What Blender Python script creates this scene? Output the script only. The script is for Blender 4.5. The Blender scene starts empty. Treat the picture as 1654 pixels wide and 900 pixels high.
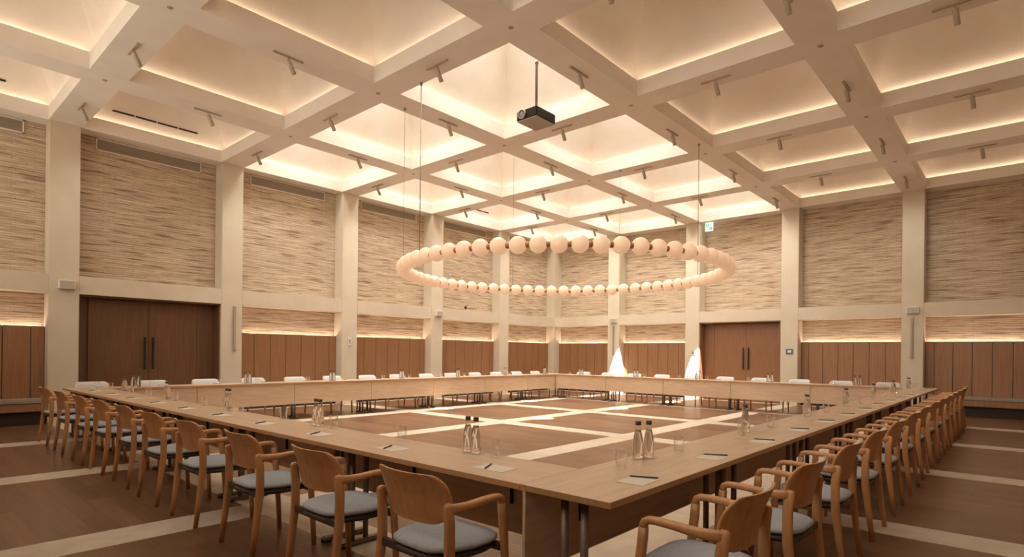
import bpy, bmesh, math, random
from mathutils import Vector, Matrix
random.seed(7)
C = bpy.context.scene.collection
sc = bpy.context.scene
PI = math.pi

# ------------------------------------------------------------------ room grid
S = 2.98; SX = 2.8316; CZ = 5.464; B = 0.248
NU, NV = 6, 5                      # bays along the grille wall, along the exit-sign wall
RX, RY = NV * SX, -NU * S          # far corners of the room
CW = 0.2256                        # half column
LZ0, LZ1 = 2.365, 2.70             # ledge beam
WT = 1.755                         # top of the timber panelling
TZ = 0.73                          # table top
CX, CY = 2.5 * SX, -3 * S          # centre of the table ring

# ------------------------------------------------------------------ camera
cam_d = bpy.data.cameras.new('camera'); cam = bpy.data.objects.new('camera', cam_d); C.objects.link(cam)
sc.camera = cam
yaw, roll = 0.72636, 0.010813
fw = Vector((-math.sin(yaw), math.cos(yaw), 0)); rt = Vector((math.cos(yaw), math.sin(yaw), 0)); up = Vector((0, 0, 1))
rt2 = rt * math.cos(roll) + up * math.sin(roll); up2 = up * math.cos(roll) - rt * math.sin(roll)
cam.matrix_world = Matrix(((rt2.x, up2.x, -fw.x, 13.358), (rt2.y, up2.y, -fw.y, -17.305), (rt2.z, up2.z, -fw.z, 1.347), (0, 0, 0, 1)))
cam_d.sensor_width = 36; cam_d.lens = 928.19 / 1654 * 36
cam_d.shift_y = (571.46 - 450) / 1654
cam_d.clip_start = 0.02; cam_d.clip_end = 100

# ------------------------------------------------------------------ render look
sc.view_settings.view_transform = 'Standard'; sc.view_settings.look = 'None'
sc.view_settings.gamma = 1; sc.view_settings.use_curve_mapping = False
sc.view_settings.exposure = 0.22
sc.cycles.use_denoising = True
sc.cycles.max_bounces = 10; sc.cycles.diffuse_bounces = 6; sc.cycles.transparent_max_bounces = 16
sc.cycles.caustics_reflective = False; sc.cycles.caustics_refractive = False
sc.cycles.sample_clamp_indirect = 4

w = bpy.data.worlds.new('sky'); sc.world = w; w.use_nodes = True
w.node_tree.nodes['Background'].inputs[0].default_value = (1.0, 0.87, 0.72, 1)
w.node_tree.nodes['Background'].inputs[1].default_value = 3.5

# ------------------------------------------------------------------ lights
SKY_COL = (1.0, 0.97, 0.90); COVE_COL = (1.0, 0.73, 0.52); WALLCOVE_COL = (1.0, 0.72, 0.55)
SKY_W, COVE_W, WALLCOVE_W, TRACK_W = 56.0, 1.75, 8.5, 47.0
TRACK_COL = (1.0, 0.93, 0.83)
APEX = 3.3                         # height of a coffer's hood over its lip
def area(name, loc, rot, sx, sy, power, col, spread=PI):
    l = bpy.data.lights.new(name, 'AREA'); l.shape = 'RECTANGLE'; l.size = sx; l.size_y = sy
    l.energy = power; l.color = col; l.spread = spread
    o = bpy.data.objects.new(name, l); C.objects.link(o); o.location = loc; o.rotation_euler = rot
    return o
def spot(name, loc, target, power, col, deg, blend=0.05, size=0.01):
    l = bpy.data.lights.new(name, 'SPOT'); l.energy = power; l.color = col
    l.spot_size = math.radians(deg); l.spot_blend = blend; l.shadow_soft_size = size
    o = bpy.data.objects.new(name, l); C.objects.link(o); o.location = loc
    o.rotation_euler = (Vector(target) - Vector(loc)).to_track_quat('-Z', 'Y').to_euler()
    return o
def lit(k, m): return k <= 3 and m <= 2
for k in range(NU):
    for m in range(NV):
        x0, x1 = m * SX + B, (m + 1) * SX - B
        y0, y1 = -(k + 1) * S + B, -k * S - B
        xc, yc = (x0 + x1) / 2, (y0 + y1) / 2
        if lit(k, m):
            area('skylight', (xc, yc, CZ + 0.25 + 2.30), (0, 0, 0), 0.8, 0.8, SKY_W, SKY_COL, math.radians(96))
        z = CZ + 0.262; d = 0.09
        for (px, py, sx, sy, rx, ry) in ((xc, y0 - d, x1 - x0, 0.05, -0.35, 0), (xc, y1 + d, x1 - x0, 0.05, 0.35, 0),
                                         (x0 - d, yc, 0.05, y1 - y0, 0, 0.35), (x1 + d, yc, 0.05, y1 - y0, 0, -0.35)):
            area('cove_strip', (px, py, z), (PI + rx, ry, 0), sx, sy, COVE_W * (0.75 if lit(k, m) else 1.0), COVE_COL)
for k in range(NU):                # strips behind the top of the timber panelling
    if k != 4:
        area('wall_strip', (-0.075, -(k + .5) * S, WT - 0.045), (PI, 0, 0), 0.04, S - 2 * CW - .1, WALLCOVE_W, WALLCOVE_COL)
    area('ledge_strip', (0.0, -(k + .5) * S, LZ0 - 0.006), (0, 0, 0), 0.03, S - 2 * CW - .1, 0.0 if k == 4 else 0.6, WALLCOVE_COL)
for m in range(NV):
    if m != 2:
        area('wall_strip', ((m + .5) * SX, 0.175, WT - 0.045), (PI, 0, 0), SX - 2 * CW - .1, 0.04, WALLCOVE_W, WALLCOVE_COL)
    area('ledge_strip', ((m + .5) * SX, 0.1, LZ0 - 0.006), (0, 0, 0), SX - 2 * CW - .1, 0.03, 0.0 if m == 2 else 0.6, WALLCOVE_COL)
for m in range(NV):                # daylight fill through tall windows added in the unseen wall behind the camera
    o = area('added_window_portal', ((m + .5) * SX, RY + .02, (LZ1 + 5.3) / 2), (PI / 2, 0, PI), SX - 2 * CW, 5.3 - LZ1, 1.0, (1, 1, 1))
    o.data.cycles.is_portal = True
# sun falling through the skylights
SUN = (1.0, 0.93, 0.82)
for (tx, ty) in ((2.86, -7.95), (2.86, -4.72), (5.85, -7.85), (5.8, -4.72), (5.8, -1.75), (2.86, -1.75)):
    src = (4.87 if tx < 4 else 7.75, ty + 0.25, CZ + 1.2)
    spot('sunbeam', src, (tx, ty, 0), 40000, SUN, 3.9, 0.25)
spot('sunbeam', (6.8, -1.6, CZ + .3), (5.74, -.22, .65), 16000, SUN, 6.4, 0.06)
spot('sunbeam', (4.3, -1.9, CZ + .3), (3.04, -.21, .85), 18000, SUN, 6.8, 0.06)
for tx in (3.03, 5.73): spot('sunbeam', (tx + .5, -3.9, CZ + .3), (tx, -2.50, .78), 9000, SUN, 2.6, 0.1)

# ------------------------------------------------------------------ materials
def mat(name, col, rough=0.6, metal=0.0, spec=0.5, emit=None, es=0.0):
    m = bpy.data.materials.new(name); m.use_nodes = True
    b = m.node_tree.nodes['Principled BSDF']
    b.inputs['Base Color'].default_value = (*col, 1); b.inputs['Roughness'].default_value = rough
    b.inputs['Metallic'].default_value = metal; b.inputs['Specular IOR Level'].default_value = spec
    if emit: b.inputs['Emission Color'].default_value = (*emit, 1); b.inputs['Emission Strength'].default_value = es
    return m
def N(m, t, **kw):
    n = m.node_tree.nodes.new(t)
    for k, v in kw.items():
        if k in n.inputs: n.inputs[k].default_value = v
        else: setattr(n, k, v)
    return n
def L(m, a, b): m.node_tree.links.new(a, b)
def noise_col(m, scale, c0, c1, nscale=3.0, detail=5, bump=0.0, lo=.3, hi=.7, extra=None):
    """colour between c0 and c1 by noise in object space stretched by scale"""
    b = m.node_tree.nodes['Principled BSDF']
    tc = N(m, 'ShaderNodeTexCoord'); mp = N(m, 'ShaderNodeMapping'); mp.inputs['Scale'].default_value = scale
    L(m, tc.outputs['Object'], mp.inputs['Vector'])
    nz = N(m, 'ShaderNodeTexNoise', Scale=nscale, Detail=detail, Roughness=.6); L(m, mp.outputs[0], nz.inputs['Vector'])
    cr = N(m, 'ShaderNodeValToRGB'); cr.color_ramp.elements[0].color = (*c0, 1); cr.color_ramp.elements[1].color = (*c1, 1)
    cr.color_ramp.elements[0].position = lo; cr.color_ramp.elements[1].position = hi
    L(m, nz.outputs['Fac'], cr.inputs['Fac']); L(m, cr.outputs['Color'], b.inputs['Base Color'])
    if bump:
        bp = N(m, 'ShaderNodeBump', Strength=bump, Distance=.01); L(m, nz.outputs['Fac'], bp.inputs['Height']); L(m, bp.outputs[0], b.inputs['Normal'])
    return m
M = {}
M['plaster'] = noise_col(mat('plaster', (.75, .68, .58), .85, spec=.2), (1, 1, 1), (.80, .745, .67), (.86, .81, .74), 2.2, bump=.03)
M['wall_plaster'] = noise_col(mat('wall_plaster', (.66, .59, .48), .85, spec=.2), (1, 1, 1), (.60, .525, .41), (.66, .58, .46), 2.2, bump=.03)
M['stone'] = noise_col(mat('pale_stone', (.6, .5, .4), .45), (1, 1, 1), (.53, .44, .34), (.65, .55, .44), 5, bump=.02)
M['oak'] = noise_col(mat('pale_oak', (.6, .4, .24), .32), (1.2, 14, 14), (.50, .35, .23), (.62, .455, .315), 2.2)
M['oak_y'] = noise_col(mat('pale_oak_cross', (.6, .4, .24), .32), (14, 1.2, 14), (.50, .35, .23), (.62, .455, .315), 2.2)
M['edge'] = noise_col(mat('oak_edge', (.45, .25, .12), .4), (1.2, 14, 14), (.40, .21, .09), (.48, .27, .13), 2.2)
M['chair'] = noise_col(mat('chair_oak', (.42, .21, .09), .38), (14, 14, 1.5), (.47, .232, .098), (.61, .32, .142), 2.5)
M['panel'] = noise_col(mat('timber_panelling', (.3, .14, .07), .45), (18, 18, .7), (.25, .125, .060), (.37, .19, .093), 2.4)
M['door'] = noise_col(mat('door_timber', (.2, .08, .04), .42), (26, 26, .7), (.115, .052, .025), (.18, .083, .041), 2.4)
M['door_lit'] = noise_col(mat('door_timber_lit', (.28, .13, .06), .42), (26, 26, .7), (.235, .108, .047), (.33, .160, .075), 2.4)  # same door timber as above, lightened to stand in for stronger light
M['dark'] = mat('shadow_gap', (.03, .018, .012), .7)
M['fabric'] = noise_col(mat('blue_grey_fabric', (.4, .4, .42), .9, spec=.2), (1, 1, 1), (.37, .40, .45), (.46, .49, .53), 60, bump=.05)
M['pad'] = noise_col(mat('pale_grey_fabric', (.5, .5, .5), .9, spec=.2), (1, 1, 1), (.50, .50, .49), (.58, .575, .56), 60, bump=.05)
M['frame'] = mat('dark_seat_frame', (.06, .045, .035), .5)
M['steel'] = mat('bronze_grey_steel', (.22, .18, .15), .5, metal=.5)
M['rubber'] = mat('black_rubber', (.02, .02, .02), .6)
M['black'] = mat('black_plastic', (.016, .012, .009), .5, spec=.3)
M['grey'] = mat('grey_plastic', (.36, .31, .26), .5)
M['white'] = mat('white_plastic', (.75, .70, .62), .5)
M['fixture'] = mat('beige_fixture', (.42, .34, .25), .5)
M['grille'] = noise_col(mat('grille_mesh', (.3, .25, .2), .6), (1, 60, 60), (.40, .35, .30), (.50, .44, .38), 3)
M['vent'] = noise_col(mat('vent_louvre', (.3, .24, .18), .6), (1, 1, 40), (.38, .305, .23), (.47, .39, .30), 3)
M['brass'] = mat('dark_brass', (.36, .17, .07), .4, metal=.5)
M['cable'] = mat('steel_cable', (.25, .2, .16), .5)
M['globe'] = mat('opal_globe', (.58, .45, .35), .4, emit=(1.0, .58, .33), es=.40)
M['paper'] = mat('note_paper', (.72, .65, .56), .7)
M['pen'] = mat('pen_black', (.03, .03, .035), .35)
M['cap'] = mat('bottle_cap', (.06, .045, .035), .4)
M['bench'] = noise_col(mat('bench_cushion', (.3, .26, .2), .85), (1, 1, 1), (.26, .215, .16), (.33, .275, .21), 40)
M['signblue'] = mat('sign_blue', (.04, .13, .22), .4)
M['exitgreen'] = mat('exit_green', (.03, .35, .2), .5, emit=(.1, .8, .45), es=.6)
M['exitwhite'] = mat('exit_white', (.9, .95, .9), .5, emit=(.85, 1, .9), es=1.0)
M['lens'] = mat('lens_glass', (.25, .27, .3), .08)

def glass_mat(name, tint, k):
    m = bpy.data.materials.new(name); m.use_nodes = True; nt = m.node_tree; nt.nodes.clear()
    out = N(m, 'ShaderNodeOutputMaterial'); mx = N(m, 'ShaderNodeMixShader'); tr = N(m, 'ShaderNodeBsdfTransparent'); gl = N(m, 'ShaderNodeBsdfGlossy')
    tr.inputs[0].default_value = (*tint, 1); gl.inputs['Roughness'].default_value = .03; gl.inputs[0].default_value = (1, 1, 1, 1)
    lw = N(m, 'ShaderNodeLayerWeight', Blend=k); L(m, lw.outputs['Facing'], mx.inputs[0])
    L(m, tr.outputs[0], mx.inputs[1]); L(m, gl.outputs[0], mx.inputs[2]); L(m, mx.outputs[0], out.inputs[0])
    return m
M['glass'] = glass_mat('clear_glass', (.985, .983, .975), .20)
M['water'] = mat('water', (.92, .9, .86), .02)
_b = M['water'].node_tree.nodes['Principled BSDF']; _b.inputs['Transmission Weight'].default_value = 1; _b.inputs['IOR'].default_value = 1.33

def brick_mat(name, axis):
    """long thin pale bricks laid dry, courses about 35 mm high"""
    m = mat(name, (.5, .4, .3), .85, spec=.2); b = m.node_tree.nodes['Principled BSDF']
    tc = N(m, 'ShaderNodeTexCoord'); sp = N(m, 'ShaderNodeSeparateXYZ'); cb = N(m, 'ShaderNodeCombineXYZ')
    L(m, tc.outputs['Object'], sp.inputs[0]); L(m, sp.outputs[axis], cb.inputs[0]); L(m, sp.outputs[2], cb.inputs[1])
    wob = N(m, 'ShaderNodeTexNoise', Scale=1.6, Detail=3); L(m, cb.outputs[0], wob.inputs['Vector'])
    ad = N(m, 'ShaderNodeVectorMath', operation='MULTIPLY_ADD'); ad.inputs[1].default_value = (0, .035, 0)
    L(m, wob.outputs['Color'], ad.inputs[0]); L(m, cb.outputs[0], ad.inputs[2])
    br = N(m, 'ShaderNodeTexBrick', Scale=1.0); br.inputs['Brick Width'].default_value = .52; br.inputs['Row Height'].default_value = .042
    br.inputs['Mortar Size'].default_value = .0035; br.inputs['Mortar Smooth'].default_value = .35; br.inputs['Bias'].default_value = .1
    br.inputs['Color1'].default_value = (.73, .62, .49, 1); br.inputs['Color2'].default_value = (.63, .525, .405, 1); br.inputs['Mortar'].default_value = (.40, .30, .21, 1)
    br.offset = .37; br.offset_frequency = 2; br.squash = .8; br.squash_frequency = 3
    L(m, ad.outputs[0], br.inputs['Vector'])
    mp = N(m, 'ShaderNodeMapping'); mp.inputs['Scale'].default_value = (1.5, 24, 1); L(m, ad.outputs[0], mp.inputs[0])
    nz = N(m, 'ShaderNodeTexNoise', Scale=1.0, Detail=6, Roughness=.65); L(m, mp.outputs[0], nz.inputs['Vector'])
    cr = N(m, 'ShaderNodeValToRGB'); cr.color_ramp.elements[0].position = .32; cr.color_ramp.elements[1].position = .62
    cr.color_ramp.elements[0].color = (.62, .55, .49, 1); cr.color_ramp.elements[1].color = (1.06, 1.04, 1.0, 1)
    L(m, nz.outputs['Fac'], cr.inputs[0])
    mx = N(m, 'ShaderNodeMix', data_type='RGBA', blend_type='MULTIPLY'); mx.inputs[0].default_value = 1
    L(m, br.outputs['Color'], mx.inputs[6]); L(m, cr.outputs[0], mx.inputs[7])
    mp2 = N(m, 'ShaderNodeMapping'); mp2.inputs['Scale'].default_value = (1.1, 17, 1); mp2.inputs['Location'].default_value = (3.3, 1.7, 0); L(m, ad.outputs[0], mp2.inputs[0])
    nz2 = N(m, 'ShaderNodeTexNoise', Scale=1.3, Detail=3, Roughness=.5); L(m, mp2.outputs[0], nz2.inputs['Vector'])
    cr2 = N(m, 'ShaderNodeValToRGB'); cr2.color_ramp.elements[0].position = .33; cr2.color_ramp.elements[1].position = .45
    cr2.color_ramp.elements[0].color = (.52, .44, .40, 1); cr2.color_ramp.elements[1].color = (1, 1, 1, 1); L(m, nz2.outputs['Fac'], cr2.inputs[0])
    mx2 = N(m, 'ShaderNodeMix', data_type='RGBA', blend_type='MULTIPLY'); mx2.inputs[0].default_value = 1
    L(m, mx.outputs[2], mx2.inputs[6]); L(m, cr2.outputs[0], mx2.inputs[7]); L(m, mx2.outputs[2], b.inputs['Base Color'])
    mm = N(m, 'ShaderNodeMath', operation='MULTIPLY_ADD'); mm.inputs[1].default_value = 1.2
    L(m, nz.outputs['Fac'], mm.inputs[0]); inv = N(m, 'ShaderNodeMath', operation='SUBTRACT'); inv.inputs[0].default_value = 1
    L(m, br.outputs['Fac'], inv.inputs[1]); L(m, inv.outputs[0], mm.inputs[2])
    bp = N(m, 'ShaderNodeBump', Strength=.6, Distance=.014); L(m, mm.outputs[0], bp.inputs['Height']); L(m, bp.outputs[0], b.inputs['Normal'])
    return m
M['brick_y'] = brick_mat('long_brick_y', 1); M['brick_x'] = brick_mat('long_brick_x', 0)

def floor_mat():
    m = mat('dark_timber_floor', (.2, .09, .045), .30); b = m.node_tree.nodes['Principled BSDF']
    tc = N(m, 'ShaderNodeTexCoord')
    br = N(m, 'ShaderNodeTexBrick', Scale=1.0); br.inputs['Brick Width'].default_value = 1.3; br.inputs['Row Height'].default_value = .16
    br.inputs['Mortar Size'].default_value = .0012; br.inputs['Bias'].default_value = 0
    br.inputs['Color1'].default_value = (.235, .125, .068, 1); br.inputs['Color2'].default_value = (.145, .075, .041, 1); br.inputs['Mortar'].default_value = (.07, .033, .018, 1)
    L(m, tc.outputs['Object'], br.inputs['Vector'])
    mp = N(m, 'ShaderNodeMapping'); mp.inputs['Scale'].default_value = (1.2, 16, 1); L(m, tc.outputs['Object'], mp.inputs[0])
    nz = N(m, 'ShaderNodeTexNoise', Scale=1.6, Detail=6, Roughness=.6); L(m, mp.outputs[0], nz.inputs['Vector'])
    cr = N(m, 'ShaderNodeValToRGB'); cr.color_ramp.elements[0].position = .3; cr.color_ramp.elements[1].position = .7
    cr.color_ramp.elements[0].color = (.72, .68, .64, 1); cr.color_ramp.elements[1].color = (1.12, 1.1, 1.08, 1); L(m, nz.outputs['Fac'], cr.inputs[0])
    mx = N(m, 'ShaderNodeMix', data_type='RGBA', blend_type='MULTIPLY'); mx.inputs[0].default_value = 1
    L(m, br.outputs['Color'], mx.inputs[6]); L(m, cr.outputs[0], mx.inputs[7]); L(m, mx.outputs[2], b.inputs['Base Color'])
    return m
M['floor'] = floor_mat()

# ------------------------------------------------------------------ mesh helpers
class MB:
    def __init__(s): s.v = []; s.f = []; s.mi = []; s.sm = []
    def add(s, vs, fs, mi=0, smooth=False):
        n = len(s.v); s.v += [tuple(v) for v in vs]
        for f in fs: s.f.append([i + n for i in f]); s.mi.append(mi); s.sm.append(smooth)
        return s
    def box(s, a, b, mi=0):
        x0, y0, z0 = [min(p, q) for p, q in zip(a, b)]; x1, y1, z1 = [max(p, q) for p, q in zip(a, b)]
        return s.add([(x0,y0,z0),(x1,y0,z0),(x1,y1,z0),(x0,y1,z0),(x0,y0,z1),(x1,y0,z1),(x1,y1,z1),(x0,y1,z1)],
                     [(3,2,1,0),(4,5,6,7),(0,1,5,4),(1,2,6,5),(2,3,7,6),(3,0,4,7)], mi)
    def quad(s, *p, mi=0): return s.add(p, [tuple(range(len(p)))], mi)
    def lathe(s, prof, n=20, c=(0, 0, 0), mi=0, cap=True, smooth=True):
        vs = []; fs = []
        for r, z in prof:
            for i in range(n): a = 2 * PI * i / n; vs.append((c[0] + r * math.cos(a), c[1] + r * math.sin(a), c[2] + z))
        for j in range(len(prof) - 1):
            for i in range(n): fs.append((j*n+i, j*n+(i+1) % n, (j+1)*n+(i+1) % n, (j+1)*n+i))
        s.add(vs, fs, mi, smooth)
        if cap:
            k = len(s.v) - len(vs)
            s.f.append(list(range(k + n - 1, k - 1, -1))); s.mi.append(mi); s.sm.append(False)
            k2 = len(s.v) - n; s.f.append(list(range(k2, k2 + n))); s.mi.append(mi); s.sm.append(False)
        return s
    def sweep(s, pts, radii, n=10, mi=0, sq=0.0, side=None):
        """tube through pts; radii (a,b): a across 'side', b the other way; sq squares the section"""
        P = [Vector(p) for p in pts]; vs = []; ref = Vector(side or (1, 0, 0))
        for i, p in enumerate(P):
            t = (P[min(i + 1, len(P) - 1)] - P[max(i - 1, 0)]).normalized()
            u = (ref - t * ref.dot(t)); u = u.normalized() if u.length > 1e-4 else t.orthogonal().normalized()
            q = t.cross(u); ra, rb = radii[i] if isinstance(radii, list) else radii
            for j in range(n):
                a = 2 * PI * (j + .5) / n; c_, s_ = math.cos(a), math.sin(a)
                e = 1 - sq; c2 = math.copysign(abs(c_) ** e, c_); s2 = math.copysign(abs(s_) ** e, s_)
                vs.append(p + u * (c2 * ra) + q * (s2 * rb))
        fs = [(i*n+j, i*n+(j+1) % n, (i+1)*n+(j+1) % n, (i+1)*n+j) for i in range(len(P)-1) for j in range(n)]
        s.add(vs, fs, mi, True); k = len(s.v) - len(vs)
        s.f.append(list(range(k + n - 1, k - 1, -1))); s.mi.append(mi); s.sm.append(False)
        k2 = len(s.v) - n; s.f.append(list(range(k2, k2 + n))); s.mi.append(mi); s.sm.append(False)
        return s
    def build(s, name, mats, parent=None, bevel=0.0, seg=2):
        me = bpy.data.meshes.new(name); me.from_pydata(s.v, [], s.f)
        for m in (mats if isinstance(mats, list) else [mats]): me.materials.append(m)
        me.polygons.foreach_set('material_index', s.mi); me.polygons.foreach_set('use_smooth', s.sm); me.update()
        bm = bmesh.new(); bm.from_mesh(me); bmesh.ops.recalc_face_normals(bm, faces=bm.faces)
        if bevel: bmesh.ops.bevel(bm, geom=list(bm.edges), offset=bevel, segments=seg, affect='EDGES', clamp_overlap=True)
        bm.to_mesh(me); bm.free()
        o = bpy.data.objects.new(name, me); C.objects.link(o); o.parent = parent
        return o
def tag(o, label=None, cat=None, group=None, kind=None):
    if label: o['label'] = label
    if cat: o['category'] = cat
    if group: o['group'] = group
    if kind: o['kind'] = kind
    return o
def struct(o): o['kind'] = 'structure'; return o
def thing(name, label, cat, loc=(0, 0, 0), rz=0, group=None):
    o = bpy.data.objects.new(name, None); C.objects.link(o); o.location = loc; o.rotation_euler = (0, 0, rz); o.empty_display_size = .1
    return tag(o, label, cat, group)
def kids(o): return list(KIDS.get(o.name, []))
def copy_tree(o, parent=None):
    c = o.copy(); C.objects.link(c)
    if parent is not None: c.parent = parent
    for ch in [q for q in ALLP if q.parent == o]: copy_tree(ch, c)
    return c
ALLP = []                          # parts of the prototypes, looked up while copying
def dup(o, loc, rz, label, group):
    c = copy_tree(o); c.location = loc; c.rotation_euler = (0, 0, rz); c['label'] = label; c['group'] = group
    return c
ORD = ['first','second','third','fourth','fifth','sixth','seventh','eighth','ninth','tenth','eleventh','twelfth','thirteenth','fourteenth']

# ------------------------------------------------------------------ floor
SH = 0.205
def cuts(n, step, hi_sign):
    c = [-.6]
    for i in range(n + 1): c += [i * step - SH, i * step + SH]
    return c + [n * step + .6]
mb = MB(); xs = cuts(NV, SX, 1); ys = cuts(NU, S, 1)
for i in range(len(xs) - 1):
    for j in range(len(ys) - 1):
        strip = (i % 2 == 1) or (j % 2 == 1)
        mb.quad((xs[i], -ys[j+1], 0), (xs[i+1], -ys[j+1], 0), (xs[i+1], -ys[j], 0), (xs[i], -ys[j], 0), mi=1 if strip else 0)
struct(mb.build('floor', [M['floor'], M['stone']]))

# ------------------------------------------------------------------ ceiling: beams, hoods
mb = MB(); ZL = CZ + .25; LD = .13                     # LD: depth of the light ledge
for i in range(NV + 1):                                 # soffits
    a = -.35 if i == 0 else i * SX - B; b = RX + .35 if i == NV else i * SX + B
    mb.quad((a, .35, CZ), (b, .35, CZ), (b, RY - .35, CZ), (a, RY - .35, CZ))
for j in range(NU + 1):
    a = .35 if j == 0 else -j * S + B; b = RY - .35 if j == NU else -j * S - B
    for i in range(NV): mb.quad((i * SX + B, a, CZ), ((i + 1) * SX - B, a, CZ), ((i + 1) * SX - B, b, CZ), (i * SX + B, b, CZ))
for k in range(NU):
    for m in range(NV):
        x0, x1 = m * SX + B, (m + 1) * SX - B; y0, y1 = -(k + 1) * S + B, -k * S - B
        xc, yc = (x0 + x1) / 2, (y0 + y1) / 2
        R = [[(x0,y0),(x1,y0),(x1,y1),(x0,y1)], [(x0-LD,y0-LD),(x1+LD,y0-LD),(x1+LD,y1+LD),(x0-LD,y1+LD)]]
        f = 1 - 2.3 / APEX; hx, hy = (x1 - x0) / 2 + LD, (y1 - y0) / 2 + LD
        top = [(xc + a * hx * f, yc + b * hy * f) for a, b in ((-1,-1),(1,-1),(1,1),(-1,1))]
        rings = [[(x, y, CZ) for x, y in R[0]], [(x, y, ZL) for x, y in R[0]], [(x, y, ZL) for x, y in R[1]],
                 [(x, y, ZL + .02) for x, y in R[1]], [(x, y, ZL + 2.32) for x, y in top]]
        for a in range(4):
            for q in range(4): mb.quad(rings[a][q], rings[a][(q+1) % 4], rings[a+1][(q+1) % 4], rings[a+1][q])
        mb.quad(*rings[4])
struct(mb.build('ceiling', M['plaster']))

# ------------------------------------------------------------------ walls
def wall(name, n, step, T, front, dw, db, brick, door, vents, pnlmat):
    """T(s, d, z) maps distance along the wall, distance inwards and height"""
    def bx(mb, s0, s1, d0, d1, z0, z1, mi=0):
        mb.box(T(s0, d0, z0), T(s1, d1, z1), mi)
    mb = MB()
    if name == 'wall_near': bx(mb, -.35, n * step + .35, db - .12, db, 0, LZ1); bx(mb, -.35, n * step + .35, db - .12, db, 5.3, CZ)
    else: bx(mb, -.35, n * step + .35, db - .12, db, 0, CZ)
    root = struct(mb.build(name, brick))
    for i in range(n + 1):
        mb = MB(); bx(mb, i * step - CW, i * step + CW, db, front, 0, CZ)
        struct(mb.build('column', M['wall_plaster'], root, bevel=.006))
    for i in range(n):
        s0, s1 = i * step + CW, (i + 1) * step - CW
        mb = MB(); bx(mb, s0, s1, db, front - .006, LZ0, LZ1); struct(mb.build('ledge_beam', M['wall_plaster'], root, bevel=.004))
        if i == door: continue
        mb = MB(); nb = 6; wd = (s1 - s0 - .01) / 6.5; a = s0 + .005
        bx(mb, s0, s1, dw - .022, dw - .014, 0, WT - .01, 1)
        for q in range(7):
            b = a + (wd * .5 if q == 0 else wd)
            bx(mb, a + .006, min(b, s1 - .002) - .006, dw - .014, dw, .08, WT); a = b
        bx(mb, s0, s1, dw - .02, dw - .004, 0, .08, 1)
        struct(mb.build('timber_panelling', [pnlmat, M['dark']], root))
    if vents:
        for i in range(n):
            c = (i + .5) * step; mb = MB()
            v = struct_vent(T, c, db)
            v.parent = root
    return root
def struct_vent(T, c, db):
    h0, h1, hw = 5.21, 5.45, .955
    mb = MB()
    for (a0, a1, z0, z1) in ((c-hw, c+hw, h0, h0+.022), (c-hw, c+hw, h1-.022, h1), (c-hw, c-hw+.022, h0, h1), (c+hw-.022, c+hw, h0, h1)):
        mb.box(T(a0, db, z0), T(a1, db + .022, z1))
    v = struct(mb.build('vent_grille', M['white']))
    mb = MB(); mb.box(T(c-hw+.02, db + .001, h0+.02), T(c+hw-.02, db + .004, h1-.02))
    q = 0
    for q in range(9):
        z = h0 + .03 + q * .021; mb.add([T(c-hw+.02, db+.016, z), T(c+hw-.02, db+.016, z), T(c+hw-.02, db+.005, z+.014), T(c-hw+.02, db+.005, z+.014)], [(0,1,2,3)])
    struct(mb.build('louvre', M['vent'], v))
    return v
TL = lambda s, d, z: (d, -s, z)
TF = lambda s, d, z: (s, -d, z)
TR = lambda s, d, z: (RX - d, -s, z)
TN = lambda s, d, z: (s, RY + d, z)
wall_left = wall('wall_left', NU, S, TL, .268, .0, -.11, M['brick_y'], 4, True, M['panel'])
wall_far = wall('wall_far', NV, SX, TF, .221, -.10, -.21, M['brick_x'], 2, False, M['panel'])
wall('wall_right', NU, S, TR, .15, .0, -.11, M['brick_y'], -1, False, M['panel'])
wall('wall_near', NV, SX, TN, .10, .0, -.11, M['brick_x'], -1, False, M['panel'])

for m in range(NV):  # windows added out of view so daylight reaches the foreground
    x0, x1 = m * SX + CW, (m + 1) * SX - CW; fr = MB()
    for a, b in ((x0, x0 + .05), (x1 - .05, x1), ((x0 + x1) / 2 - .025, (x0 + x1) / 2 + .025)): fr.box((a, RY - .16, LZ1), (b, RY - .10, 5.3))
    for a, b in ((LZ1, LZ1 + .05), (5.25, 5.3)): fr.box((x0, RY - .16, a), (x1, RY - .10, b))
    wdw = struct(fr.build('added_window_%d' % (m + 1), M['white']))
    struct(MB().box((x0 + .04, RY - .134, LZ1 + .04), (x1 - .04, RY - .128, 5.26)).build('pane', M['glass'], wdw))
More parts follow.
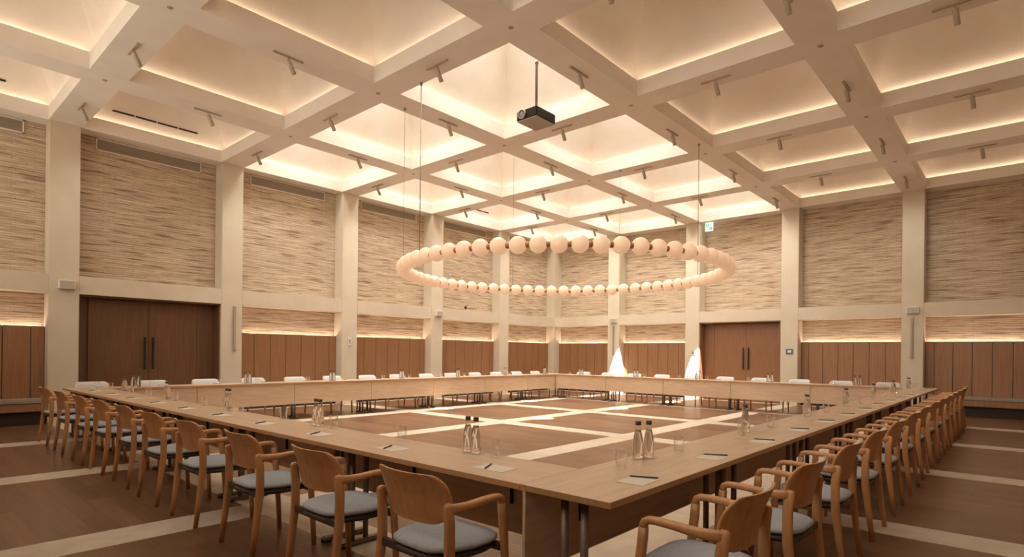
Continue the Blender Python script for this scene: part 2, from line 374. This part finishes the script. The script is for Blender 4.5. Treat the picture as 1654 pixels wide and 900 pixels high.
# doors
def door(name, T, lo, hi, l0, seam, l1, d, lining):
    zt = LZ0
    mb = MB(); mb.box(T(lo, d - .03, 0), T(hi, d - .012, zt))
    for s0, s1 in ((lo, lo + .03), (hi - .03, hi)): mb.box(T(s0, d - .012, 0), T(s1, .20, zt))
    mb.box(T(lo, d - .012, zt - .03), T(hi, .20, zt))
    for s0, s1 in ((min(l0, seam, l1) - .05, min(l0, seam, l1)), (max(l0, seam, l1), max(l0, seam, l1) + .05)): mb.box(T(s0, d - .012, 0), T(s1, d + .03, zt - .03))
    root = struct(mb.build(name, lining))
    for a, b in ((min(l0, seam), max(l0, seam)), (min(l1, seam), max(l1, seam))):
        mb = MB(); mb.box(T(a + .003, d - .01, .01), T(b - .003, d + .02, zt - .05)); lf = struct(mb.build('door_leaf', lining, root, bevel=.002))
        h = (b - .075) if abs(b - seam) < .01 else (a + .075)
        mb = MB(); p = [T(h, d + .02, 1.02), T(h, d + .065, 1.02), T(h, d + .065, 1.56), T(h, d + .02, 1.56)]
        mb.box(T(h - .016, d + .05, .95), T(h + .016, d + .075, 1.60)); mb.box(T(h - .008, d + .02, 1.05), T(h + .008, d + .055, 1.07)); mb.box(T(h - .008, d + .02, 1.48), T(h + .008, d + .055, 1.50))
        struct(mb.build('door_handle', M['black'], lf, bevel=.002))
    return root
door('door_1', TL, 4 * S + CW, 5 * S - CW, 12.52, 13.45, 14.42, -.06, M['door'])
door('door_2', TF, 2 * SX + CW, 3 * SX - CW, 6.24, 7.21, 8.16, -.13, M['door_lit'])

# upholstered benches built along two bays
def bench(T, s0, s1, dw, label):
    t = thing('wall_bench', label, 'bench', T((s0 + s1) / 2, dw + .25, 0)); o0 = Vector(t.location)
    def q(s, d, z): p = Vector(T(s, d, z)) - o0; return tuple(p)
    mb = MB(); mb.box(q(s0 + .06, dw + .005, 0), q(s1 - .06, dw + .36, .24)); mb.build('plinth', M['dark'], t)
    mb = MB(); mb.box(q(s0 + .01, dw + .005, .24), q(s1 - .01, dw + .43, .37)); mb.build('bench_base', M['panel'], t, bevel=.006)
    mb = MB(); mb.box(q(s0 + .01, dw + .005, .37), q(s1 - .01, dw + .44, .455)); mb.build('cushion', M['bench'], t, bevel=.02, seg=3)
bench(TL, 5 * S + CW, 6 * S - CW, 0.0, 'long upholstered wall bench below dark panelling, beside the tall dark double doors')
bench(TF, 4 * SX + CW, 5 * SX - CW, -.1, 'long upholstered wall bench below dark panelling on the exit-sign wall')

# ------------------------------------------------------------------ chairs
def chair_proto():
    t = thing('armchair', 'x', 'chair')
    def part(o): ALLP.append(o); return o
    for sx in (-1, 1):
        # front leg rises to the armrest's rounded corner
        pts = [(sx*.262, .210, 0), (sx*.262, .200, .20), (sx*.262, .180, .45), (sx*.262, .166, .57), (sx*.262, .162, .625)]
        part(MB().sweep(pts, [(0.0135,0.0151), (0.0155,0.0180), (0.0175,0.0208), (0.0175,0.0217), (0.0169,0.0208)], sq=.35).build('leg', M['chair'], t))
        pts = [(sx*.252, -.215, 0), (sx*.252, -.190, .20), (sx*.252, -.165, .42), (sx*.252, -.165, .58), (sx*.251, -.176, .665), (sx*.250, -.178, .678)]
        part(MB().sweep(pts, [(0.0135,0.0160), (0.0164,0.0208), (0.0184,0.0255), (0.0175,0.0255), (0.0155,0.0227), (0.0096,0.0132)], sq=.35).build('leg', M['chair'], t))
        pts = [(sx*.262, .163, .618), (sx*.262, .162, .634), (sx*.262, .155, .648), (sx*.262, .138, .657), (sx*.262, .105, .660), (sx*.262, .03, .657), (sx*.260, -.06, .649), (sx*.256, -.13, .648), (sx*.252, -.180, .652)]
        part(MB().sweep(pts, [(0.0162,0.0158), (0.0180,0.0176), (0.0198,0.0176), (0.0216,0.0167), (0.0225,0.0158), (0.0225,0.0167), (0.0207,0.0194), (0.0171,0.0238), (0.0135,0.0255)], sq=.35).build('armrest', M['chair'], t))
    # plywood back: concave in plan, rounded corners, leaning outward
    zt, zb, W = .802, .563, .247
    def half(z):
        rt_, rb = .075, .085
        if z > zt - rt_: return W - rt_ * .9 + .9 * math.sqrt(max(0, rt_**2 - (z - zt + rt_)**2))
        if z < zb + rb: return W - .012 - rb * 1.3 + 1.3 * math.sqrt(max(0, rb**2 - (zb + rb - z)**2)) + .012 * (z - zb) / rb
        return W
    def yc(z): return -.195 - .045 * max(0, (z - .58)) / .2 - .02 * max(0, z - .7) / .1
    def shell(z0, z1, inset, off, th, name, m):
        nz, nx = 18, 14; vs = []; fs = []
        for side in (0, 1):
            for i in range(nz + 1):
                tt = .5 - .5 * math.cos(PI * i / nz); z = z0 + (z1 - z0) * tt; hw = max(.02, half(zb + (zt - zb) * tt) - inset)
                for j in range(nx + 1):
                    x = hw * (2 * j / nx - 1); e = 1.0
                    if th > .02: e = max(.15, (1 - abs(2*j/nx-1)**6)) * max(.15, 1 - abs(2*tt-1)**8)
                    y = yc(z) + .062 * (x / W) ** 2 + off + (th * e if side else 0)
                    vs.append((x, y, z))
        n1 = (nz + 1) * (nx + 1); idx = lambda s_, i, j: s_ * n1 + i * (nx + 1) + j
        for s_ in (0, 1):
            for i in range(nz):
                for j in range(nx): fs.append((idx(s_,i,j), idx(s_,i,j+1), idx(s_,i+1,j+1), idx(s_,i+1,j)))
        for i in range(nz):
            for j in (0, nx): fs.append((idx(0,i,j), idx(1,i,j), idx(1,i+1,j), idx(0,i+1,j)))
        for j in range(nx):
            for i in (0, nz): fs.append((idx(0,i,j), idx(0,i,j+1), idx(1,i,j+1), idx(1,i,j)))
        return part(MB().add(vs, fs, 0, True).build(name, m, t))
    shell(zb, zt, 0, 0, .013, 'backrest', M['chair'])
    shell(zb + .02, zt - .003, .012, .014, .026, 'back_pad', M['pad'])
    # seat pad: rounded in plan, pillowed on top
    def slab(z0, z1, ex, ey0, ey1, name, m, puff):
        n = 36; rings = []
        for (f, z) in ((.93, z0), (1.0, z0 + (z1 - z0) * .3), (1.0, z0 + (z1 - z0) * .65), (.95, z1 - .004), (.7, z1 + puff * .6), (.35, z1 + puff), (.02, z1 + puff)):
            r = []
            for i in range(n):
                a = 2 * PI * i / n; c_, s_ = math.cos(a), math.sin(a); e = .5
                x = math.copysign(abs(c_) ** e, c_) * ex; yy = math.copysign(abs(s_) ** e, s_)
                if s_ < 0: x *= 1 - .20 * abs(yy)
                y = (ey0 + ey1) / 2 + yy * (ey1 - ey0) / 2
                r.append((x * f, (ey0+ey1)/2 + (y - (ey0+ey1)/2) * f, z))
            rings += r
        k = 7; fs = [(j*n+i, j*n+(i+1) % n, (j+1)*n+(i+1) % n, (j+1)*n+i) for j in range(k-1) for i in range(n)] + [tuple(range(n-1, -1, -1)), tuple(range((k-1)*n, k*n))]
        return part(MB().add(rings, fs, 0, True).build(name, m, t))
    slab(.425, .462, .236, -.195, .235, 'seat', M['fabric'], .010)
    slab(.385, .424, .222, -.190, .215, 'seat_frame', M['frame'], 0)
    for y in (-.165, .178): part(MB().box((-.245, y - .012, .385), (.245, y + .012, .422)).build('cross_rail', M['frame'], t))
    return t

SIDES = {'door': 'side running along the grille wall', 'exit': 'side running along the exit-sign wall',
         'cam_l': 'side opposite the exit-sign wall', 'cam_r': 'side opposite the grille wall'}
HX, HY = 5.0, 6.3                  # half extents of the ring
chair_spots = []
for j, x in enumerate((11.22, 10.34, 9.41, 8.45, 7.56, 6.68, 5.78, 5.0, 4.02, 3.0)): chair_spots.append(('cam_l', j, (x, CY - HY - .172, 0), 0.0))
for j, y in enumerate((-14.86, -13.96, -13.06, -12.15, -11.24, -10.25, -9.30, -8.35, -7.45, -6.55, -5.70, -4.85, -4.0, -3.25)): chair_spots.append(('cam_r', j, (CX + HX + .255, y, 0), PI / 2))
for j in range(14): chair_spots.append(('door', j, (CX - HX - .18, CY - HY + .45 + .9 * j, 0), -PI / 2))
for j in range(10): chair_spots.append(('exit', j, (CX - 4.05 + .9 * j, CY + HY + .18, 0), PI))
REF = {'cam_l': 'counted from the corner by the camera', 'cam_r': 'counted from the corner by the camera',
       'door': 'counted from the double doors', 'exit': 'counted from the room corner'}
def chair_label(side, j):
    a = {'cam_l': 'foreground row facing the exit-sign wall, %s from the near table corner',
         'cam_r': 'long row facing the grille wall, %s from the near table corner',
         'door': 'row backing on the grille wall, %s from the double doors end',
         'exit': 'row backing on the exit-sign wall, %s from the room corner'}[side]
    return ('oak armchair in the ' + a) % ORD[j]
proto = chair_proto(); first = True
for side, j, loc, rz in chair_spots:
    rz2 = rz + random.uniform(-.025, .025); loc = (loc[0] + random.uniform(-.012, .012), loc[1] + random.uniform(-.012, .012), 0)
    grp = 'oak armchairs around the table ring'
    if first: proto.location = loc; proto.rotation_euler = (0, 0, rz2); proto['label'] = chair_label(side, j); proto['group'] = grp; first = False
    else: dup(proto, loc, rz2, chair_label(side, j), grp)

# ------------------------------------------------------------------ tables (long axis x, seats on -y, apron on +y)
def table_proto():
    t = thing('meeting_table', 'x', 'table')
    def part(o): ALLP.append(o); return o
    tt = MB().box((-.8985, -.249, TZ - .03), (.8985, .249, TZ)); tt.mi = [0, 0, 1, 1, 1, 1]; part(tt.build('tabletop', [M['oak'], M['edge']], t, bevel=.0015, seg=1))
    part(MB().box((-.895, .215, .30), (.895, .233, TZ - .03)).build('modesty_panel', M['oak'], t))
    for x in (-.45, .45):
        part(MB().box((x - .006, .195, .47), (x + .006, .2145, TZ - .03)).build('panel_hinge', M['black'], t))
    for sx in (-1, 1):
        x = sx * .80; mb = MB()
        for y in (-.055, .055): mb.lathe([(.019, .035), (.019, TZ - .055)], 12, (x, y, 0))
        lg = part(mb.build('leg', M['steel'], t))
        part(MB().box((x - .02, -.16, TZ - .055), (x + .02, .16, TZ - .031)).build('bracket', M['steel'], lg))
        ft = part(MB().box((x - .03, -.165, .008), (x + .03, .195, .036)).build('foot', M['steel'], lg, bevel=.008))
        for y in (-.16, .14): part(MB().box((x - .028, y, 0), (x + .028, y + .05, .008)).build('foot_pad', M['rubber'], lg))
    return t
tp = table_proto(); first = True; tables = []
for j in range(5): tables.append(('foreground side', 'near corner', j, (CX + 3.6 - 1.8 * j, CY - HY + .25, 0), 0.0))
for j in range(7): tables.append(('side opposite grille wall', 'near corner', j, (CX + HX - .25, CY - HY + .9 + 1.8 * j, 0), PI / 2))
for j in range(7): tables.append(('grille-wall side', 'double-door end', j, (CX - HX + .25, CY - HY + .9 + 1.8 * j, 0), -PI / 2))
for j in range(5): tables.append(('exit-sign side', 'room corner', j, (CX - 3.6 + 1.8 * j, CY + HY - .25, 0), PI))
for side, end, j, loc, rz in tables:
    lab = 'pale oak table, %s from the %s on the %s' % (ORD[j], end, side)
    if first: tp.location = loc; tp.rotation_euler = (0, 0, rz); tp['label'] = lab; tp['group'] = 'folding oak tables of the ring'; first = False
    else: dup(tp, loc, rz, lab, 'folding oak tables of the ring')

# ------------------------------------------------------------------ tableware
def bottle_proto():
    t = thing('water_bottle', 'x', 'bottle')
    def part(o): ALLP.append(o); return o
    prof = [(.028, 0), (.0335, .004), (.034, .03), (.033, .085), (.029, .12), (.022, .155), (.0155, .185), (.0140, .200), (.0145, .208)]
    part(MB().lathe(prof, 20, smooth=True).build('glass_body', M['glass'], t))
    inn = [(.025, .006), (.031, .010), (.0315, .03), (.0305, .085), (.0265, .12), (.0195, .155), (.0155, .172)]
    part(MB().lathe(inn, 20).build('water', M['water'], t))
    part(MB().lathe([(.0165, .200), (.0168, .203), (.0168, .221), (.0155, .224)], 18).build('cap', M['cap'], t))
    return t
def glass_obj():
    o = MB()
    o.lathe([(.027, 0), (.0285, .004), (.036, .102)], 24, cap=False)
    o.lathe([(.034, .102), (.0275, .012), (.001, .012)], 24, cap=False)
    o.lathe([(.036, .102), (.035, .1035), (.034, .102)], 24, cap=False)
    o.lathe([(.001, 0), (.027, 0)], 24, cap=False)
    return o.build('drinking_glass', M['glass'])
def pen_obj():
    mb = MB(); mb.sweep([(-.072, 0, .004), (-.062, 0, .0045), (.05, 0, .0045), (.068, 0, .0045), (.072, 0, .0045)], [(.001,.001), (.004,.004), (.0042,.0042), (.0042,.0042), (.003,.003)], n=8, side=(0, 1, 0))
    return mb.build('pen', M['pen'])
def pad_obj():
    return MB().box((-.105, -.07, 0), (.105, .07, .0016)).build('notepad', M['paper'])
bp_ = bottle_proto(); gp = glass_obj(); pn = pen_obj(); pp = pad_obj(); used = set()
def put(o, loc, rz, label, group, cat):
    if o.name in used: c = dup(o, loc, rz, label, group)
    else: c = o; used.add(o.name); c.location = loc; c.rotation_euler = (0, 0, rz); c['label'] = label; c['group'] = group
    c['category'] = cat
for side, end, j, loc, rz in tables:
    R = Matrix.Rotation(rz, 3, 'Z'); P0 = Vector(loc); near_first = -1 if rz == PI / 2 else 1
    def wp(x, y): p = P0 + R @ Vector((x, y, 0)); return (p.x, p.y, TZ + .0003)
    jit = random.uniform(-.03, .03); where = '%s table from the %s, %s' % (ORD[j], end, side)
    b0 = (-.045 + jit, .135); b1 = (.040 + jit, .155)
    if side == 'side opposite grille wall': b0, b1 = ((.09, .175), (.165, .145)) if j == 0 else ((-.06 + jit, .14), (.01 + jit, .17))
    if side == 'foreground side': b0, b1 = (.10 + jit, .185), (.175 + jit, .18)
    put(bp_, wp(*b0), random.uniform(0, 6), 'seat-side water bottle of the pair, ' + where, 'paired glass water bottles', 'bottle')
    put(bp_, wp(*b1), random.uniform(0, 6), 'inner water bottle of the pair, ' + where, 'paired glass water bottles', 'bottle')
    for sx in (-.45, .45):
        seat = '%s seat from the %s, %s' % (ORD[2 * j + (0 if sx * near_first > 0 else 1)], end, side)
        gx = sx + (-.10 if side == 'foreground side' else (.20 if sx < 0 else .05)) + random.uniform(-.03, .03); gy = .20 if side == 'foreground side' else .09
        put(gp, wp(gx, gy + random.uniform(-.02, .02)), 0, 'clear drinking glass at the ' + seat, 'drinking glasses', 'glass')
        put(pp, wp(sx + (.11 if side == 'foreground side' else .02), -.06 if side == 'foreground side' else -.125), random.uniform(-.08, .08) + rz, 'white notepad at the ' + seat, 'notepads', 'notepad')
        if rz == 0.0: pa, off = 2.06 + random.uniform(-.08, .08), (.07, -.07)
        elif rz == PI / 2: pa, off = random.uniform(-1.25, -1.08), (.08, -.115)
        else: pa, off = random.uniform(-.2, .5), (0, -.12)
        p = wp(sx + off[0], off[1]); put(pn, (p[0], p[1], TZ + .0022), rz + pa, 'black pen at the ' + seat, 'pens', 'pen')

# ------------------------------------------------------------------ ring chandelier
RR, RZ, NG = 2.82, 2.80, 64
ch = thing('ring_chandelier', 'huge ring chandelier of opal globes strung on brass collars, hung on thin cables', 'chandelier', (CX + .05, CY - .02, RZ))
gm = None
a0 = -48.5 * PI / 180
for i in range(NG):
    a = a0 + 2 * PI * i / NG
    if gm is None:
        gm = MB().lathe([(.1205 * math.sin(PI * q / 16) + 1e-4, -.1205 * math.cos(PI * q / 16)) for q in range(17)], 24, cap=False).build('globe', M['globe'], ch); o = gm
    else: o = gm.copy(); C.objects.link(o)
    o.location = (RR * math.cos(a), RR * math.sin(a), 0)
    b = a + PI / NG
    if i == 0: cm = MB().lathe([(.040, -.045), (.040, .045)], 14).build('collar', M['brass'], ch); o = cm
    else: o = cm.copy(); C.objects.link(o)
    o.location = (RR * math.cos(b), RR * math.sin(b), 0); o.rotation_euler = (PI / 2, 0, b)
for i, deg in enumerate((-103.5, 58, -124, 150, 100)):
    a = math.radians(deg); x, y = RR * math.cos(a), RR * math.sin(a); X, Y = x + ch.location.x, y + ch.location.y
    fx = (X % SX); fy = ((-Y) % S); e = min(fx - B, SX - B - fx, (fy - B), S - B - fy)
    top = CZ if e < 0 else min(CZ + .25 + 2.3, CZ + .27 + (e + LD) * APEX / 1.17)
    r = .0065 if i < 2 else .003
    cb = MB().lathe([(r, .1), (r, top - RZ)], 6, (x, y, 0)).build('cable', M['cable'], ch)
    MB().lathe([(.02, top - RZ - .04), (.02, top - RZ)], 10, (x, y, 0)).build('ceiling_anchor', M['cable'], cb)

# ------------------------------------------------------------------ projector on its pole
pj = thing('projector', 'black ceiling projector with ringed lens on a long grey pole', 'projector', (7.36, -10.02, 5.13))
body = MB().box((-.215, -.25, 0), (.215, .25, .165)).build('projector_body', M['black'], pj, bevel=.018)
MB().box((-.20, -.235, -.006), (.20, .235, .012)).build('underside', M['grey'], pj)
mb = MB(); mb.lathe([(.062, 0), (.075, .01), (.075, .04), (.060, .045), (.058, .02)], 24, cap=False); ln = mb.build('lens_ring', M['grey'], pj); ln.location = (-.075, -.25, .085); ln.rotation_euler = (PI / 2, 0, 0)
mb = MB(); mb.lathe([(.055, 0), (.055, .022), (.040, .034), (.015, .040)], 20); l2 = mb.build('lens', M['lens'], ln)
MB().box((-.13, -.13, .19), (.13, .13, .205)).box((-.02, -.14, .166), (.02, .14, .19)).box((-.07, -.07, .205), (.07, .07, .235)).build('mount_plate', M['grey'], pj)
MB().lathe([(.022, .23), (.022, 1.75)], 14).build('pole', M['steel'], pj)
MB().lathe([(.03, .98), (.03, 1.03)], 14).build('pole_collar', M['grey'], pj)

# ------------------------------------------------------------------ track spotlights at the middle of every beam
def track_proto():
    t = thing('track_spotlight', 'x', 'spotlight')
    def part(o): ALLP.append(o); return o
    part(MB().box((-.22, -.016, -.018), (.22, .016, 0)).build('track', M['fixture'], t))
    part(MB().lathe([(.008, -.07), (.008, -.018)], 8).build('stem', M['fixture'], t))
    hd = MB().lathe([(.026, -.19), (.032, -.185), (.032, -.01), (.024, 0)], 16).build('lamp_head', M['fixture'], t); hd.location = (0, 0, -.055); part(hd)
    ln = MB().lathe([(.026, -.188), (.026, -.184)], 16).build('lamp_lens', M['exitwhite'] if False else M['white'], hd); part(ln)
    return t, hd
tk, tkh = track_proto(); first = True
def tilt(rz):                       # heads lean the same way in the room whatever the beam's direction
    d = Vector((0.10, .45, -1)).normalized(); d = Matrix.Rotation(-rz, 3, 'Z') @ d
    return (-d).to_track_quat('Z', 'Y').to_euler()
tkh.rotation_euler = tilt(0)
tk2 = None
for k in range(NU + 1):
    for m in range(NV):            # beams parallel to the exit-sign wall
        if k == 0 or k == NU: continue
        loc = ((m + .5) * SX, -k * S, CZ); lab = 'track spotlight under beam %s out from the exit-sign wall, bay %s from the grille wall' % (ORD[k-1], ORD[m])
        if first: tk.location = loc; tk['label'] = lab; tk['group'] = 'track spotlights'; first = False
        else: dup(tk, loc, 0, lab, 'track spotlights')
for m in range(1, NV):
    for k in range(NU):
        loc = (m * SX, -(k + .5) * S, CZ); lab = 'track spotlight under beam %s out from the grille wall, bay %s from the exit-sign wall' % (ORD[m-1], ORD[k])
        c = dup(tk, loc, PI / 2, lab, 'track spotlights')
        for q in c.children:
            if q.name.startswith('lamp_head'): q.rotation_euler = tilt(PI / 2)

for o in [q for q in C.objects if q.name.startswith('track_spotlight')]:
    d = Vector((-0.12, .42, -1)).normalized()
    inner = o.location.x < 3.4 * SX and o.location.y > -4.3 * S
    spot('track_beam', o.location + Vector((0, .03, -.30)), o.location + Vector((0, .03, -.30)) + d, TRACK_W * (1.05 if inner else .7), TRACK_COL, 150, 1.0, .05)
# ceiling sensors on the beam crossings
sp_ = MB().lathe([(.030, -.008), (.036, 0)], 16).lathe([(.014, -.015), (.018, -.008)], 12).build('ceiling_sensor', M['fixture']); used2 = False
for k in range(1, NU):
    for m in range(1, NV):
        lab = 'small ceiling sensor where beam %s from exit-sign wall crosses beam %s from grille wall' % (ORD[k-1], ORD[m-1])
        c = sp_ if not used2 else sp_.copy()
        if used2: C.objects.link(c)
        used2 = True; c.location = (m * SX, -k * S, CZ); tag(c, lab, 'sensor', 'ceiling sensors')

# slot diffusers in the hoods next to the grille wall and in one hood of the exit-sign wall's end bay
def slot(k, m, side, c, length, label, group, zc=.24):
    t = thing('slot_diffuser', label, 'air diffuser', (0, 0, 0), 0, group)
    x0, x1 = m * SX + B, (m + 1) * SX - B; y0, y1 = -(k + 1) * S + B, -k * S - B
    hx, hy = (x1 - x0) / 2 + LD, (y1 - y0) / 2 + LD
    seg = length / 4
    if side == 'x':
        X = lambda z: x0 - LD + hx * (z / APEX) + .006
        t.location = (X(zc), c, ZL + zc)
        for q in range(4):
            s0 = -length / 2 + q * seg + .012; s1 = s0 + seg - .024
            MB().add([(X(zc-.015)-X(zc), s0, -.015), (X(zc-.015)-X(zc), s1, -.015), (X(zc+.015)-X(zc), s1, .015), (X(zc+.015)-X(zc), s0, .015),
                      (X(zc-.015)-X(zc)-.005, s0, -.015), (X(zc-.015)-X(zc)-.005, s1, -.015), (X(zc+.015)-X(zc)-.005, s1, .015), (X(zc+.015)-X(zc)-.005, s0, .015)],
                     [(0,1,2,3),(4,7,6,5),(0,4,5,1),(1,5,6,2),(2,6,7,3),(3,7,4,0)]).build('slot', M['dark'], t)
    else:
        Y = lambda z: y1 + LD - hy * (z / APEX) - .006
        t.location = (c, Y(zc), ZL + zc)
        for q in range(4):
            s0 = -length / 2 + q * seg + .012; s1 = s0 + seg - .024
            MB().add([(s0, Y(zc-.015)-Y(zc), -.015), (s1, Y(zc-.015)-Y(zc), -.015), (s1, Y(zc+.015)-Y(zc), .015), (s0, Y(zc+.015)-Y(zc), .015),
                      (s0, Y(zc-.015)-Y(zc)+.005, -.015), (s1, Y(zc-.015)-Y(zc)+.005, -.015), (s1, Y(zc+.015)-Y(zc)+.005, .015), (s0, Y(zc+.015)-Y(zc)+.005, .015)],
                     [(0,1,2,3),(4,7,6,5),(0,4,5,1),(1,5,6,2),(2,6,7,3),(3,7,4,0)]).build('slot', M['dark'], t)
slot(4, 0, 'x', -4.5 * S, 1.55, 'dark slot air diffuser in the ceiling hood above the dark double doors', 'slot diffusers')
slot(5, 0, 'x', -5.5 * S - .1, 1.55, 'dark slot air diffuser in the hood above the upholstered bench', 'slot diffusers')
slot(1, 0, 'x', -1.45 * S, 1.2, 'small dark slot air diffuser in the second hood from the room corner', 'slot diffusers')
slot(0, 0, 'x', -.5 * S, .8, 'tiny dark slot air diffuser in the corner hood of the ceiling', 'slot diffusers')
slot(1, 4, 'y', 13.42, .56, 'dark slot air diffuser high in the end hood over the long row', 'slot diffusers', .64)

# ------------------------------------------------------------------ small fittings on the columns
def speaker(T, s, label):
    o = T(s, .27 if T is TL else .223, 2.44); rz = -PI / 2 if T is TL else PI
    t = thing('wall_speaker', label, 'speaker', o, rz, 'small wall speakers')   # local +y points... front at -y side
    f = 1
    MB().box((-.125, 0, 0), (.125, .09, .16)).build('speaker_box', M['white'], t, bevel=.006)
    MB().box((-.110, .0895, .014), (.110, .093, .146)).build('speaker_grille', M['grille'], t)
speaker(TL, 14.87, 'small white speaker box with grey grille on the column beside the dark doors')
speaker(TF, 11.34, 'small pale speaker box with grey grille on the exit-sign wall column')
speaker(TL, 5.93, 'small pale speaker box on a column midway along the grille wall')
speaker(TF, 2.86, 'small pale speaker box on the column nearest the room corner')
def bar(T, s, label):
    fr = .268 if T is TL else .221
    o = T(s, fr, 1.34); t = thing('slim_bar_speaker', label, 'wall speaker', o, 0, 'slim vertical bars')
    a = Vector(T(s - .028, fr + .001, 1.34)) - Vector(o); b = Vector(T(s + .028, fr + .045, 2.33)) - Vector(o)
    MB().box(tuple(a), tuple(b)).build('housing', M['fixture'], t, bevel=.006)
    a = Vector(T(s - .020, fr + .044, 1.37)) - Vector(o); b = Vector(T(s + .020, fr + .048, 2.30)) - Vector(o)
    MB().box(tuple(a), tuple(b)).build('bar_grille', M['fixture'], t)
bar(TL, 11.87, 'slim vertical bar speaker on the column between the dark doors and panelling')
bar(TF, 11.32, 'slim vertical bar speaker under the speaker box on the exit-sign wall')
bar(TF, 2.84, 'slim vertical bar speaker on the sunlit column nearest the room corner')
# blue wall panel
t = thing('wall_control_panel', 'small dark blue control screen on the column beside the timber door pair', 'control panel', (8.51, -.2215, 1.42))
MB().box((-.09, -.018, 0), (.09, 0, .14)).build('screen_case', M['signblue'], t, bevel=.004)
MB().box((-.045, -.020, .035), (.05, -.0178, .105)).build('screen', M['paper'], t)
# little round and square switches
def plate(T, s, z, wd, ht, m, label, name='wall_switch', cat='switch'):
    fr = .268 if T is TL else .221; o = T(s, fr, z); t = thing(name, label, cat, o)
    q = lambda s_, d, zz: tuple(Vector(T(s_, d, zz)) - Vector(o))
    MB().box(q(s - wd/2, fr + .0005, z - ht/2), q(s + wd/2, fr + .014, z + ht/2)).build('switch_plate', M[m], t, bevel=.003)
    MB().box(q(s - wd/4, fr + .012, z - ht/4), q(s + wd/4, fr + .019, z + ht/4)).build('rocker', M['grey' if m != 'grey' else 'black'], t)
plate(TL, 8.94, 1.62, .10, .22, 'white', 'pale switch plate on the column between two panelled bays of the grille wall')
plate(TF, 5.72, 1.42, .09, .12, 'grey', 'small grey switch on the sunlit column beside the timber doors')
# camera on the ledge
t = thing('security_camera', 'tiny black camera standing on the ledge of the grille wall', 'camera', (.15, -4.67, LZ1))
MB().lathe([(.03, 0), (.03, .01), (.008, .012), (.008, .06)], 12).build('stand', M['black'], t)
MB().lathe([(.02, .05), (.042, .075), (.042, .11), (.02, .135)], 14).build('camera_head', M['black'], t)
# exit sign hung by the column
t = thing('exit_sign', 'small white and green hanging exit sign beside a column top', 'sign', (6.11, -.06, 5.19))
MB().box((-.12, -.02, 0), (.12, .02, .25)).build('sign_case', M['exitwhite'], t, bevel=.004)
mb = MB()
mb.box((-.10, -.0225, .125), (-.01, -.0195, .235)); mb.box((.0, -.0225, .02), (.11, -.0195, .115))
pan = mb.build('green_panel', M['exitgreen'], t)
mb = MB()  # running figure and arrow
mb.lathe([(.008, -.001), (.008, .001)], 10, (0, 0, 0)); fig = mb.build('running_figure', M['exitwhite'], pan); fig.location = (-.045, -.0235, .218); fig.rotation_euler = (PI / 2, 0, 0)
mb = MB()
def stick(a, b, r=.004): mb.sweep([(a[0], -.0235, a[1]), (b[0], -.0235, b[1])], (r, .0008), n=6)
stick((-.05, .208), (-.058, .175), .006); stick((-.058, .175), (-.04, .158)); stick((-.04, .158), (-.046, .138)); stick((-.058, .175), (-.072, .155)); stick((-.072, .155), (-.088, .155)); stick((-.05, .205), (-.034, .19)); stick((-.05, .205), (-.07, .195))
stick((.055, .10), (.055, .04)); stick((.055, .038), (.035, .062)); stick((.055, .038), (.075, .062))
mb.build('arrow_symbol', M['exitwhite'], pan)
MB().lathe([(.004, .25), (.004, CZ - 5.19)], 8, (-.08, 0, 0)).lathe([(.004, .25), (.004, CZ - 5.19)], 8, (.08, 0, 0)).build('hanger', M['cable'], t)
